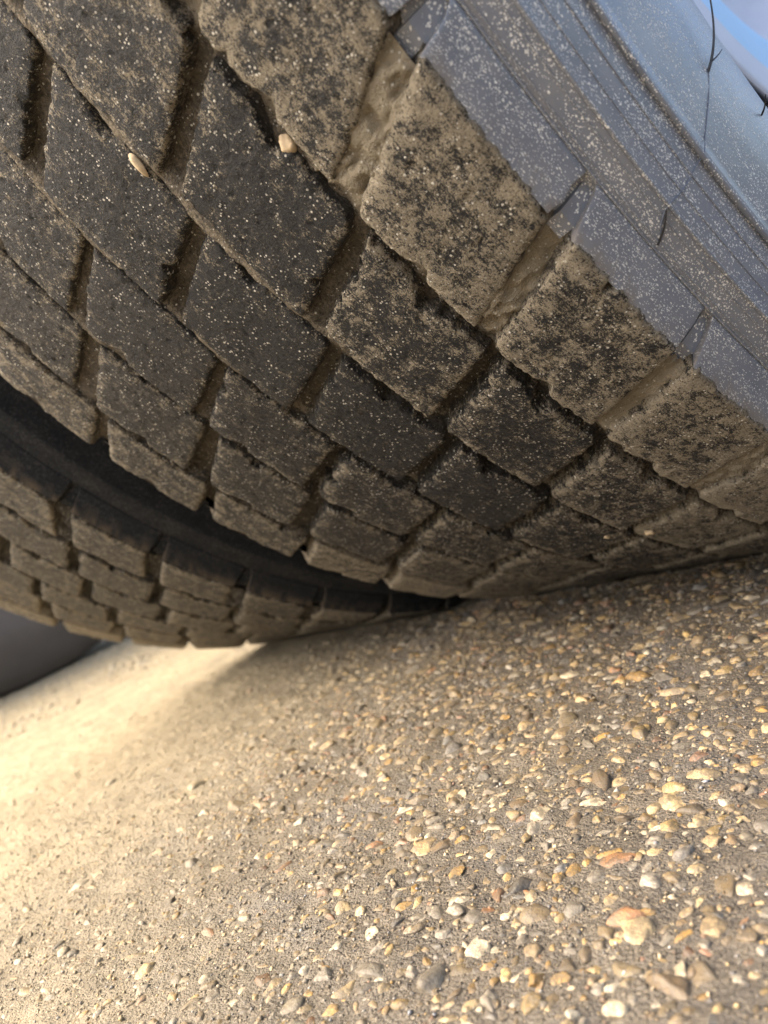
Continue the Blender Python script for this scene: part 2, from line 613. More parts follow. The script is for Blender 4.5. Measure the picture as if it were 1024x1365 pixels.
def stone_mass(name, idx_xyz, radii, axes, rz, tl, cols, base, parent, mat):
    Vb, Fb, nvar = base
    shapes = [stone_shape(Vb, 300 + k, 0.4) for k in range(nvar)]
    n = len(radii)
    which = RNG.integers(0, nvar, n)
    S = np.stack(shapes)[which] * (axes * radii[:, None])[:, None, :]
    c, s = np.cos(tl[:, 0]), np.sin(tl[:, 0])
    y = S[:, :, 1] * c[:, None] - S[:, :, 2] * s[:, None]
    z = S[:, :, 1] * s[:, None] + S[:, :, 2] * c[:, None]
    c, s = np.cos(rz), np.sin(rz)
    x2 = S[:, :, 0] * c[:, None] - y * s[:, None]
    y2 = S[:, :, 0] * s[:, None] + y * c[:, None]
    P = np.stack([x2, y2, z], -1) + idx_xyz[:, None, :]
    F = (Fb[None] + (np.arange(n) * len(Vb))[:, None, None]).reshape(-1, 3)
    me = mesh_np(name, P.reshape(-1, 3), [F], mat)
    ca = me.color_attributes.new('stone_colour', 'FLOAT_COLOR', 'POINT')
    cc = np.repeat(np.concatenate([np.clip(cols, 0, 1), np.ones((n, 1))], 1), len(Vb), 0)
    ca.data.foreach_set('color', cc.astype(np.float32).ravel())
    o = link(name, me, parent)
    o['kind'] = 'stuff'
    return o


V1, F1 = ico(1)
rest = np.setdiff1d(np.arange(npb), single)
rk = np.sort(app)[::-1]
bigr = rest[app[rest] > rk[1500]]
midr = rest[(app[rest] <= rk[1500]) & (app[rest] > rk[min(9000, npb - 2)])]
smlr = np.setdiff1d(np.setdiff1d(rest, bigr), midr)
for nm, ii, bs in (('pebbles', bigr, (V3, F3, 24)), ('small_pebbles', midr, (V2, F2, 24)), ('outlying_pebbles', smlr, (V1, F1, 24))):
    stone_mass(nm, np.stack([peb[ii, 0], peb[ii, 1], pz[ii]], 1), peb[ii, 2], ax[ii], rotz[ii], tilt[ii], colr[ii], bs, ground, M_STONES)
n2 = len(peb2)
stone_mass('distant_pebbles', np.stack([peb2[:, 0], peb2[:, 1], -0.0002 + 0 * peb2[:, 0]], 1), peb2[:, 2],
           np.stack([np.full(n2, 1.2), np.full(n2, 0.85), np.full(n2, 0.6)], 1), RNG.uniform(0, 6.28, n2), RNG.normal(0, 0.2, (n2, 2)),
           PALETTE[RNG.choice(len(PALETTE), n2, p=PAL_W)], (V1, F1, 12), ground, M_STONES)
# loose sand grains
ng = 26000
gxy = np.stack([RNG.uniform(-0.30, 0.16, ng), RNG.uniform(-0.455, -0.09, ng)], 1)
lip = np.concatenate([np.stack([RNG.uniform(cx - 0.104, cx + 0.104, 2600), -0.1105 - np.abs(RNG.normal(0, 0.004, 2600))], 1) for cx in (0.0, -0.2726)])
gxy = np.concatenate([gxy, lip])
gxy = gxy[~under_tyre(gxy[:, 0], gxy[:, 1]) | (gxy[:, 1] < -0.1103)]
ng = len(gxy)
oct_v = np.array([(1, 0, 0), (-1, 0, 0), (0, 1, 0), (0, -1, 0), (0, 0, 1), (0, 0, -1)], float)
oct_f = np.array([(0, 2, 4), (2, 1, 4), (1, 3, 4), (3, 0, 4), (2, 0, 5), (1, 2, 5), (3, 1, 5), (0, 3, 5)])
gr_ = np.clip(np.exp(RNG.normal(math.log(0.00036), 0.4, ng)), 0.00016, 0.0009)
stone_mass('sand_grains', np.stack([gxy[:, 0], gxy[:, 1], pebble_height(gxy[:, 0], gxy[:, 1]) + gr_ * 0.35], 1), gr_,
           np.stack([RNG.uniform(.9, 1.5, ng), RNG.uniform(.7, 1.1, ng), RNG.uniform(.6, 1, ng)], 1), RNG.uniform(0, 6.28, ng),
           RNG.normal(0, 0.6, (ng, 2)), PALETTE[RNG.choice(len(PALETTE), ng, p=PAL_W)] * RNG.uniform(0.5, 1.2, (ng, 1)),
           (oct_v, oct_f, 6), ground, M_STONES)

# ------------------------------------------------------------------ the tyres
R = 0.4
NP = 52
PITCH = 2 * math.pi / NP
W = 0.10255
DEPTH = 0.0056
# rows of the tread from the outer shoulder inwards: edges x0 < x1 (m), then, in pitches, the lower edge of the
# block above the slot (a) and the upper edge of the block below it (b) at x0 and at x1
ROWS = [
    (0.0670, 0.1026, 0.04, 0.38, -0.12, 0.21),
    (0.0291, 0.0645, 0.60, 0.87, 0.47, 0.76),
    (-0.0074, 0.0285, 0.13, 0.38, -0.01, 0.27),
    (-0.0423, -0.0079, 0.46, 0.69, 0.34, 0.61),
    (-0.0762, -0.0430, 0.09, 0.33, -0.11, 0.20),
    (-0.1026, -0.0785, 0.67, 0.86, 0.50, 0.77),
]
DUST = [0.98, 0.52, 0.36, 0.42, 0.55, 0.80]


def cyl(u, x, r):
    """u in radians up from the contact towards the rear (-y)"""
    return np.stack([x, -r * np.sin(u), -r * np.cos(u)], -1)


def ring_coords(L, inner):
    e = [0, 0.0004, 0.0009, 0.0018, 0.0032]
    mid = np.linspace(0.0052, L - 0.0052, inner)
    return np.concatenate([e, mid, [L - v for v in e[::-1]]]) / L


def tread_block(row, seed, dust, fine=True, u0=0.0, clamp=False, wear=1.0, film=0.0, dirty=1.0, slim=0.0):
    x0, x1, a0, a1, b0, b1 = ROWS[row]
    x0, x1, a0, a1, b0, b1 = x0 + slim, x1 - slim, a0 + slim * 12, a1 + slim * 12, b0 - slim * 12, b1 - slim * 12
    lo0, lo1, hi0, hi1 = a0, a1, 1 + b0, 1 + b1           # the block spans lo..hi (pitches)
    rng = np.random.default_rng(seed)
    s = ring_coords(0.040, 38 if fine else 4)               # along
    t = ring_coords(abs(x1 - x0), 30 if fine else 3)        # across
    if not fine:
        s = s[[0, 2, 4, 5, 6, 7, 8, 9, 11, 13]] if len(s) == 14 else s
    n, m = len(s), len(t)
    S, T = np.meshgrid(s, t, indexing='ij')
    lo = lo0 + (lo1 - lo0) * T
    hi = hi0 + (hi1 - hi0) * T
    U = (lo + (hi - lo) * S) * PITCH * R                    # metres along
    X = x0 + (x1 - x0) * T
    um = ((lo0 + lo1 + hi0 + hi1) / 4) * PITCH * R
    P = np.stack([U.ravel() * 1000, X.ravel() * 1000, np.full(U.size, seed * 13.7)], 1)
    ds = np.minimum(S, 1 - S) * 0.040
    dt = np.minimum(T, 1 - T) * abs(x1 - x0)
    # ragged edges: push the rim in by noise, with a few bites
    rag = (fbm(P * 0.10, 2) * 0.0004 + fbm(P * 0.5 + 5, 4) * 0.0006).reshape(n, m) * wear
    bite = np.maximum(fbm(P * 0.10 + 50, 3).reshape(n, m) - 0.50, 0) * 0.007 * wear
    fs = np.exp(-ds / 0.0022)
    ft = np.exp(-dt / 0.0022)
    sg = np.where(S < 0.5, 1, -1)
    tg = np.where(T < 0.5, 1, -1)
    cr = 0.0015                                             # rounded corners
    corner = np.maximum(0, 1 - ds / cr) * np.maximum(0, 1 - dt / cr)
    edge = np.clip(rag + bite, -0.0007, 0.004)
    U = U + sg * (edge * fs + corner * cr * 0.42)
    X = X + tg * (edge * ft + corner * cr * 0.42)
    # the stepped notch half-way along the groove-side edge
    side = 1 if row in (1, 0) else 0
    sc = (0.46, 0.40, 0.5, 0.55, 0.44, 0.5)[row] + rng.uniform(-.05, .05)
    dd = (1 - T if (row in (1, 2)) else T) * abs(x1 - x0)
    nt = sstep(0.0, 0.09, S - sc) * (1 - sstep(0.07, 0.30, S - sc)) * np.exp(-dd / 0.006)
    X = X + (-1 if (row in (1, 2)) else 1) * nt * 0.0032
    d = np.sqrt(np.maximum(np.minimum(ds, dt), 0) ** 2)
    drop = 0.00055 * np.exp(-(d / 0.0005)) + 0.00022 * np.exp(-(d / 0.002) ** 2)
    surf = 0.00028 * fbm(P * 0.07 + 9, 2).reshape(n, m) + 0.00022 * fbm(P * 0.7 + 3, 3).reshape(n, m)
    pit = np.maximum(fbm(P * 0.6 + 80, 3).reshape(n, m) - 0.50, 0) * 0.0012
    r = R - drop + surf - pit - 0.0005 * wear * np.exp(-d / 0.002) * np.maximum(0, fbm(P * 0.15 + 30, 3).reshape(n, m))
    r = r - rng.uniform(0, 0.0006) + rng.uniform(-0.0006, 0.0006) * (S - 0.5) + rng.uniform(-0.0005, 0.0005) * (T - 0.5)
    tops = np.stack([U.ravel(), X.ravel(), r.ravel()], 1)
    rub_edge = (0.16 * np.exp(-d / 0.0045) - 0.05).ravel()
    # walls: the rim loop, let down in three steps and splayed out
    idx = np.arange(n * m).reshape(n, m)
    loop = np.concatenate([idx[:-1, 0], idx[-1, :-1], idx[:0:-1, -1], idx[0, :0:-1]])
    Lp = tops[loop]
    uc, xc = tops[:, 0].mean(), tops[:, 1].mean()
    SS, TT = S.ravel()[loop], T.ravel()[loop]
    ou = np.where(SS <= 0, -1.0, np.where(SS >= 1, 1.0, 0))
    ox = np.where(TT <= 0, -1.0, np.where(TT >= 1, 1.0, 0))
    allv = [tops]
    faces = [np.stack([idx[:-1, :-1], idx[1:, :-1], idx[1:, 1:], idx[:-1, 1:]], -1).reshape(-1, 4)[:, ::-1]]
    prev = loop
    base = n * m
    fl = [np.zeros(n * m)]
    uvs = [tops[:, :2] * 1000]
    for dep, spl in ((0.0011, 0.00025), (0.0030, 0.0008), (0.0052, 0.0015), (DEPTH + 0.002, 0.0021)):
        q = Lp.copy()
        q[:, 2] = np.minimum(R - dep - 0.0006, Lp[:, 2] - dep * 0.8)
        w = fbm(np.stack([q[:, 0] * 300, q[:, 1] * 300, q[:, 2] * 900 + seed], 1), 3) * 0.0004
        q[:, 0] += ou * (spl + w)
        xx = ox * (spl + w)
        # the shoulder face of the edge rows is left upright, it meets the shoulder lug
        if row == 0:
            xx = np.where((ox > 0), 0.0002, xx)
        if row == 5:
            xx = np.where((ox < 0), -0.0002, xx)
        q[:, 1] += xx
        allv.append(q)
        uvs.append(np.stack([Lp[:, 0] * 1000 + ou * dep * 1000, Lp[:, 1] * 1000 + ox * dep * 1000], 1))
        cur = np.arange(len(loop)) + base
        base += len(loop)
        nx = np.roll(np.arange(len(loop)), -1)
        faces.append(np.stack([prev[np.arange(len(loop))], cur, cur[nx], prev[nx]], -1)[:, ::-1])
        prev = cur
        fl.append(np.full(len(loop), min(1, dep / 0.006)))
    A = np.concatenate(allv)
    V = cyl(A[:, 0] / R + u0, A[:, 1], A[:, 2])
    if clamp:
        V[:, 2] = np.maximum(V[:, 2], -AXLE_Z + 0.0012 + 0.0006 * pnoise(V * 300))
    me = mesh_np('tread_block', V, [f for f in faces], M_TREAD)
    set_uv(me, np.concatenate(uvs) + np.array([seed * 71.3 % 997, seed * 37.7 % 613]))
    dv = np.full(len(V), dust)
    dv[:n * m] += rub_edge
    set_attr(me, 'dust', dv)
    set_attr(me, 'film', np.full(len(V), film))
    set_attr(me, 'floor', np.concatenate(fl) * dirty)
    return me


# cross-section of the outer side, from the tread edge to the bead: (x, r)
SIDE = [(0.0985, 0.3948), (0.1022, 0.3934), (0.1046, 0.3908), (0.1064, 0.3884), (0.1080, 0.3880), (0.1092, 0.3884), (0.1125, 0.3861), (0.1155, 0.3841),
        (0.1162, 0.3833), (0.1166, 0.3818), (0.1176, 0.3790), (0.1192, 0.3740), (0.1203, 0.3693), (0.1214, 0.3684), (0.1217, 0.3668), (0.1212, 0.3655),
        (0.1220, 0.3600), (0.1233, 0.3500), (0.1236, 0.3400), (0.1230, 0.3320), (0.1216, 0.3240), (0.1193, 0.3160), (0.1158, 0.3060),
        (0.1080, 0.2900), (0.0985, 0.2700), (0.0890, 0.2500), (0.0820, 0.2350), (0.0780, 0.2220), (0.0755, 0.2120), (0.0720, 0.2060)]


def lathe_arc(prof, ths):
    n, m = len(ths), len(prof)
    Tm = np.repeat(np.asarray(ths), m)
    Pm = np.tile(np.asarray(prof), (n, 1))
    return Tm, Pm[:, 0], Pm[:, 1]


def smooth_profile(pr, k=3):
    pr = np.asarray(pr)
    t = np.concatenate([[0], np.cumsum(np.linalg.norm(np.diff(pr, axis=0), axis=1))])
    out = []
    for i in range(len(pr) - 1):
        for j in range(k):
            f = j / k
            out.append(pr[i] * (1 - f) + pr[i + 1] * f)
    out.append(pr[-1])
    return np.array(out)


def flat_clamp(V):
    V = V.copy()
    V[:, 2] = np.maximum(V[:, 2], -AXLE_Z + 0.001)
    return V


def make_carcass(root, seed, dust, fullness=1.0):
    """the casing under the blocks: bottoms of the grooves, packed with uneven dirt"""
    ths = np.concatenate([np.linspace(0.15, 1.75, 900, endpoint=False), np.linspace(1.75, 2 * math.pi + 0.15, 360, endpoint=False)])
    xs = np.linspace(-0.1000, 0.1000, 150)
    T, X = np.meshgrid(ths, xs, indexing='ij')
    T, X = T.ravel(), X.ravel()
    # dirt in each groove: more of it here, less there
    ang = np.stack([np.cos(T) * R * 1000, np.sin(T) * R * 1000, X * 1000], 1)
    fill = 0.0014 * fbm(ang * 0.035 + seed, 3) + 0.0007 * fbm(ang * 0.22 + seed, 3)
    # dried mud stands in crinkled ridges in the outer slots, running across the tread
    ridge = 1 - np.abs(pnoise(ang * 0.16 + 11)) * 1.3 + 0.35 * fbm(ang * 0.45, 3)
    sh = sstep(0.060, 0.072, X)
    fill = fill + sh * (0.0022 + 0.0020 * np.maximum(ridge - 0.55, 0) / 0.45) * (0.6 + 0.8 * sstep(-0.2, 0.3, pnoise(ang * 0.03 + 70)))
    # the middle grooves are nearly full
    full = np.exp(-((X - 0.0294) / 0.003) ** 2) * 0.0040 + np.exp(-((X + 0.0075) / 0.003) ** 2) * 0.0045 + np.exp(-((X + 0.0425) / 0.003) ** 2) * 0.0030
    fill = fill + (0.0026 * sstep(6.4, 8.0, T / PITCH) - 0.0009) * (1 - sh)
    r = R - DEPTH + np.clip(fill, -0.0015, 0.0044) + full * fullness * (0.25 + 0.75 * sstep(6.7, 7.9, T / PITCH + 9 * (X - 0.03))) * (0.95 + 0.5 * pnoise(ang * 0.06 + 40))
    r = np.minimum(r, R - 0.0008)
    r = r - np.maximum(np.abs(X) - 0.097, 0) * 0.4
    V = flat_clamp(cyl(T, X, r))
    me = mesh_np('carcass', V, [grid_faces(len(ths), len(xs), True)], M_TREAD)
    set_uv(me, np.stack([(T % 1.5) * R * 1000, X * 1000], 1))
    set_attr(me, 'dust', np.clip(dust + fullness * (0.55 * sh + 0.25 * np.minimum(1, full / 0.004)), 0, 1))
    set_attr(me, 'film', np.full(len(V), 0.3))
    set_attr(me, 'floor', (1.0 - 0.8 * (1 - sstep(6.2, 7.3, T / PITCH)) * (1 - sh)) if fullness > 0.5 else np.full(len(V), 0.12))
    return link('carcass', me, root)


def make_sidewall(root, sign, dust, gap_shade):
    prof = smooth_profile(SIDE if gap_shade < 0.5 else SIDE[:10] + SIDE[15:], 3)
    ths = np.linspace(0, 2 * math.pi, 640, endpoint=False)
    T, X, r = lathe_arc(prof, ths)
    arc = np.concatenate([[0], np.cumsum(np.linalg.norm(np.diff(prof, axis=0), axis=1))])
    V = flat_clamp(cyl(T, sign * X, r))
    f = grid_faces(len(ths), len(prof), True)
    me = mesh_np('sidewall', V, [f if sign > 0 else f[:, ::-1]], M_SIDE)
    set_uv(me, np.stack([T * R * 1000, np.tile(arc, len(ths)) * 1000 + sign * 500], 1))
    step = np.zeros(len(r))
    for rs, wd in ((0.3880, 0.0009), (0.3828, 0.0011), (0.3660, 0.0014)):
        step = np.maximum(step, np.exp(-((r - rs) / wd) ** 2))
    lump = sstep(-0.25, 0.35, pnoise(np.stack([T * 9, r * 60, 0 * r], 1)))
    set_attr(me, 'dust', dust + 0.55 * step * lump * (1 - gap_shade))
    set_attr(me, 'gap_shade', np.full(len(V), gap_shade))
    o = link('sidewall', me, root)
    if gap_shade > 0.5:
        return o
    # fine moulded rings standing on the sidewall
    for (rx, rr, th) in ((0.1096, 0.3883, 0.0003), (0.1160, 0.3838, 0.0005), (0.1212, 0.3688, 0.0008),
                         (0.1108, 0.3873, 0.00022), (0.1140, 0.3851, 0.00022), (0.1176, 0.3790, 0.00022), (0.1192, 0.3740, 0.0003)):
        k = np.linspace(0, 2 * math.pi, 9)[:-1]
        T2, K2 = np.meshgrid(ths, k, indexing='ij')
        V = cyl(T2.ravel(), sign * (rx + th * np.cos(K2).ravel()), rr + th * np.sin(K2).ravel())
        V = flat_clamp(V)
        n, m = len(ths), len(k)
        a = np.arange(n)[:, None]
        b = np.arange(m)[None, :]
        F = np.stack([a * m + b, a * m + (b + 1) % m, ((a + 1) % n) * m + (b + 1) % m, ((a + 1) % n) * m + b], -1).reshape(-1, 4)
        rm = mesh_np('moulded_ring', V, [F[:, ::-1] if sign > 0 else F], M_SIDE)
        set_uv(rm, np.stack([T2.ravel() * R * 1000, K2.ravel() * 0.5 + rr * 1000], 1))
        set_attr(rm, 'dust', np.full(len(V), dust))
        set_attr(rm, 'gap_shade', np.full(len(V), gap_shade))
        link('moulded_ring', rm, o)
    return o


# shoulder lug: the side of an edge block, running from the tread edge down to the first moulded ring
def shoulder_lug(row, dust, seed, u0=0.0, clamp=False, gap_shade=0.0):
    sgn = 1 if row == 0 else -1
    x0, x1, a0, a1, b0, b1 = ROWS[row]
    a, b = (a1, b1) if row == 0 else (a0, b0)
    lo, hi = a * PITCH * R + 0.0004, (1 + b) * PITCH * R - 0.0004
    prof = [(0.1024, R - 0.0016), (0.1032, R - 0.0022), (0.1050, 0.3951), (0.1070, 0.3920), (0.1084, 0.3898), (0.1093, 0.3886), (0.1091, 0.3880), (0.1078, 0.3870)]
    nb = 26
    uu = np.concatenate([[0, 0.008, 0.018, 0.035], np.linspace(0.07, 0.93, nb - 8), [0.965, 0.982, 0.992, 1]])
    rows_ = []
    for j, (x, r) in enumerate(prof):
        f = j / (len(prof) - 1)
        # the plate tapers away from the slot to a point at its upper end
        l2 = lo - 0.0002 - 0.0015 * f
        h2 = hi + 0.0062 * f ** 1.3
        e = np.minimum(uu, 1 - uu) * (h2 - l2)
        inset = 0.00012 * np.exp(-e / 0.0004)
        rows_.append(np.stack([l2 + (h2 - l2) * uu, np.full(nb, x) - inset, np.full(nb, r) - inset], 1))
    A = np.stack(rows_, 0)
    n, m = A.shape[:2]
    top = A.reshape(-1, 3)
    idx = np.arange(n * m).reshape(n, m)
    loop = np.concatenate([idx[:-1, 0], idx[-1, :-1], idx[:0:-1, -1], idx[0, :0:-1]])
    low = top[loop].copy()
    low[:, 1] -= 0.0036
    low[:, 2] -= 0.0050
    lugn = 0.0006 * fbm(top * np.array([350, 350, 350]) + seed, 3)
    base = n * m
    rim_ = np.arange(len(loop)) + base
    cur = rim_ + len(loop)
    nx = np.roll(np.arange(len(loop)), -1)
    faces = [np.stack([idx[:-1, :-1], idx[1:, :-1], idx[1:, 1:], idx[:-1, 1:]], -1).reshape(-1, 4),
             np.stack([rim_, cur, cur[nx], rim_[nx]], -1)]
    for q_ in (top,):
        ends = np.exp(-np.minimum(np.tile(uu, n), 1 - np.tile(uu, n)) * 12)
        q_[:, 0] += lugn * ends
    low[:, 0] = top[loop][:, 0]
    Q = np.concatenate([top, top[loop], low])
    V = cyl(Q[:, 0] / R + u0, sgn * Q[:, 1], Q[:, 2])
    if sgn < 0:
        faces = [f[:, ::-1] for f in faces]
    if clamp:
        V = flat_clamp(V)
    me = mesh_np('shoulder_lug', V, faces, M_SIDE, [True, False])
    uvl = np.stack([Q[:, 0] * 1000 + seed * 53.1 % 911, Q[:, 1] * 1000 - Q[:, 2] * 900], 1)
    uvl[base + len(loop):] = uvl[loop] + np.array([4.5, 4.5])
    set_uv(me, uvl)
    dl = np.full(len(V), dust)
    spill = np.where(np.arange(base) < nb * 2, 0.75, np.where(np.arange(base) < nb * 3, 0.25, 0)) * sstep(-0.3, 0.3, pnoise(top * 260 + seed))
    dl[:base] = np.maximum(dl[:base], spill)
    dl[base:] = max(dust, 0.75)
    set_attr(me, 'dust', dl)
    set_attr(me, 'gap_shade', np.full(len(V), gap_shade))
    return me


def bed_block(sgn, dust, gap_shade):
    """the low step left standing in the slot between two shoulder lugs"""
    x = [(0.0990, 0.3958), (0.1026, 0.3946), (0.1052, 0.3916), (0.1074, 0.3880)]
    w = 0.0030
    V = []
    for (xx, rr) in x:
        for du in (-w, -w * 0.85, w * 0.85, w):
            k = 0.0012 if abs(du) == w else 0
            V.append((du, xx - k, rr - k * 2.2))
    A = np.array(V)
    F = grid_faces(len(x), 4)
    me = mesh_np('slot_step', cyl(A[:, 0] / R, sgn * A[:, 1], A[:, 2]), [F if sgn < 0 else F[:, ::-1]], M_SIDE, False)
    set_uv(me, A[:, :2] * 1000)
    set_attr(me, 'dust', np.full(len(A), dust))
    set_attr(me, 'gap_shade', np.full(len(A), gap_shade))
    return me


def make_rim(root, sign):
    ths = np.linspace(0, 2 * math.pi, 200, endpoint=False)

    def lat(pr, nm, mat, par):
        pr = smooth_profile(pr, 3)
        T, X, r = lathe_arc(pr, ths)
        f = grid_faces(len(ths), len(pr), True)
        return link(nm, mesh_np(nm, cyl(T, sign * X, r), [f if sign > 0 else f[:, ::-1]], mat), par)
    rim = lat([(0.060, 0.2045), (0.073, 0.2060), (0.0785, 0.2100), (0.0800, 0.2150), (0.0815, 0.2160), (0.0825, 0.2140), (0.0822, 0.2080), (0.0812, 0.1985)], 'rim', M_RIM, root)
    lat([(0.0812, 0.1985), (0.0806, 0.190), (0.0792, 0.180), (0.0775, 0.1755)], 'blue_band', M_BLUE, rim)
    lat([(0.0775, 0.1755), (0.072, 0.168), (0.050, 0.158), (0.034, 0.150), (0.030, 0.140), (0.034, 0.120), (0.030, 0.090), (0.040, 0.080), (0.062, 0.076), (0.066, 0.060), (0.066, 0.0)], 'wheel_disc', M_RIM, rim)
    return rim


def make_wheel(label, cx, phase, seed, dusts, side_dust, k_lo, k_hi, rim_sign, fine_hi):
    root = thing('truck_wheel', label, 'truck wheel', (cx, 0, AXLE_Z), 'truck wheels in a row on the axle line')
    make_carcass(root, seed, dusts[1] * (0.8 if seed == 1 else 0.15), 1.0 if seed == 1 else 0.25)
    sw = {}
    for sgn in (1, -1):
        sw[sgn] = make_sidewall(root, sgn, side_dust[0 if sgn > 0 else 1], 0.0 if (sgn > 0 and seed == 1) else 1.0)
    shared = {}
    stuff = []
    for row in range(6):
        lugsgn = 1 if row == 0 else (-1 if row == 5 else 0)
        for k in range(NP):
            u = (k + phase) * PITCH
            low = (u < 0.42 or u > 2 * math.pi - 0.5)
            dj = dusts[row]
            near_ground = math.exp(-((u - 0.30) / 0.24) ** 2) if u < math.pi else 0
            if k_lo <= k < k_hi:
                sd_ = seed * 1000 + row * 60 + k
                dj = dj + 0.26 * near_ground * (1 - dj) + random.uniform(-0.05, 0.05)
                me = tread_block(row, sd_, dj, fine_hi, u if low else 0.0, low, 1.0 + 0.9 * (k < 7 and 0 < row < 5), FILM[seed][row], (0.3 if (k < 6 and 0 < row < 5) else 1.0) if seed == 1 else 0.15, (0.0011 if (k < 7 and 0 < row < 5) else 0.0) if seed == 1 else 0.0011)
                o = link('tread_block', me, root)
                if not low:
                    o.rotation_euler = (-u, 0, 0)
                if lugsgn:
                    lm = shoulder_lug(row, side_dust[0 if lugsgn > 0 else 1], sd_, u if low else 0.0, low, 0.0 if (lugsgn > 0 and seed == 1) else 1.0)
                    link('shoulder_lug', lm, o)
                    if not low:
                        key = ('bed', lugsgn)
                        if key not in shared:
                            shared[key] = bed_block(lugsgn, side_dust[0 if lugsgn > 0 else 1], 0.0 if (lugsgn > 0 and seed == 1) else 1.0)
                        a, b = (ROWS[0][3], ROWS[0][5]) if lugsgn > 0 else (ROWS[5][2], ROWS[5][4])
                        st = link('slot_step', shared[key], o)
                        st.rotation_euler = (-((a + b) / 2 - 0.02) * PITCH, 0, 0)
            else:
                key = (row, k % 2)
                if key not in shared:
                    m = tread_block(row, seed * 1000 + row * 60 + 900 + k % 2, dj, False, 0.0, False, 1.0, FILM[seed][row])
                    l_ = shoulder_lug(row, 0.2, 5) if lugsgn else None
                    shared[key] = (m, l_)
                stuff.append((shared[key], u))
    # the blocks that turn away from view, joined
    for name, which, mat in (('tread_blocks', 0, M_TREAD), ('shoulder_lugs', 1, M_SIDE)):
        Vs, Fs, UVs, Ds, Fl = [], [], [], [], []
        off = 0
        cache = {}
        for pair, u in stuff:
            m = pair[which]
            if m is None:
                continue
            if m.name not in cache:
                co = np.empty(len(m.vertices) * 3, np.float32)
                m.vertices.foreach_get('co', co)
                fc = np.array([list(p.vertices) for p in m.polygons])
                li = np.empty(len(m.loops), np.int32)
                m.loops.foreach_get('vertex_index', li)
                uvv = np.empty(len(m.loops) * 2, np.float32)
                m.uv_layers[0].data.foreach_get('uv', uvv)
                uvp = np.zeros((len(m.vertices), 2), np.float32)
                uvp[li] = uvv.reshape(-1, 2)
                dd = np.empty(len(m.vertices), np.float32)
                m.attributes['dust'].data.foreach_get('value', dd)
                ff = np.zeros(len(m.vertices), np.float32)
                if 'floor' in m.attributes:
                    m.attributes['floor'].data.foreach_get('value', ff)
                cache[m.name] = (co.reshape(-1, 3), fc, uvp, dd, ff)
            co, fc, uvp, dd, ff = cache[m.name]
            c, s = math.cos(-u), math.sin(-u)
            V = co.copy()
            V[:, 1] = co[:, 1] * c - co[:, 2] * s
            V[:, 2] = co[:, 1] * s + co[:, 2] * c
            Vs.append(flat_clamp(V))
            Fs.append(fc + off)
            UVs.append(uvp + np.float32(u * 131))
            Ds.append(dd)
            Fl.append(ff)
            off += len(V)
        me = mesh_np(name, np.concatenate(Vs), [np.concatenate(Fs)], mat)
        set_uv(me, np.concatenate(UVs))
        set_attr(me, 'dust', np.concatenate(Ds))
        set_attr(me, 'floor', np.concatenate(Fl))
        o = link(name, me, root)
        o['kind'] = 'stuff'
    make_rim(root, rim_sign)
    return root, sw


FILM = {1: [0.12, 0.03, 0.02, 0.06, 0.18, 0.45], 2: [0.6, 0.6, 0.6, 0.65, 0.7, 0.8]}
OUT_DUST = [0.555, 0.39, 0.33, 0.33, 0.36, 0.43]
IN_DUST = [0.40, 0.38, 0.38, 0.40, 0.44, 0.56]
w1, sw1 = make_wheel('nearest truck wheel, black tyre with its speckled glossy outer sidewall showing', 0.0, 0.03, 1, OUT_DUST, (0.0, 0.02), 0, 14, 1, True)
w2, sw2 = make_wheel('inner truck wheel behind the dark gap, its tread coated brown with dust', -0.2726, 0.07, 2, IN_DUST, (0.02, 0.3), 0, 13, -1, True)

# the wheel on the far side of the vehicle shows only the foot of its plain sidewall
w3 = thing('truck_wheel', 'farthest wheel, a blurred smooth grey tyre at the left edge of the view', 'truck wheel', (-1.03, -0.095, AXLE_Z + 0.012),
           'truck wheels in a row on the axle line')
M_FAR = mat_plain('plain_grey_rubber', (0.10, 0.086, 0.072), 0.8, 0, 0.5, 9)


def far_lathe(prof, nm, mat, par, sign=1):
    prof = smooth_profile(prof, 3)
    ths = np.linspace(0, 2 * math.pi, 220, endpoint=False)
    T, X, r = lathe_arc(prof, ths)
    V = cyl(T, sign * X, r)
    V[:, 2] = np.maximum(V[:, 2], -(AXLE_Z + 0.012) + 0.001)
    f = grid_faces(len(ths), len(prof), True)
    return link(nm, mesh_np(nm, V, [f if sign > 0 else f[:, ::-1]], mat), par)


far_lathe([(-0.105, 0.396), (-0.07, 0.3985), (0, 0.399), (0.07, 0.3985), (0.105, 0.396)], 'tread', M_FAR, w3)
for sg in (1, -1):
    far_lathe([(0.105, 0.396), (0.110, 0.392), (0.117, 0.380), (0.121, 0.366), (0.125, 0.34), (0.124, 0.325), (0.119, 0.305), (0.110, 0.28), (0.100, 0.25), (0.098, 0.22), (0.09, 0.206)],
              'sidewall', M_FAR, w3, sg)
far_lathe([(0.088, 0.207), (0.098, 0.214), (0.099, 0.220), (0.092, 0.207), (0.06, 0.197), (0.03, 0.193), (0.018, 0.15), (0.034, 0.12), (0.03, 0.09), (0.062, 0.076), (0.066, 0.0)], 'rim', M_RIM, w3)


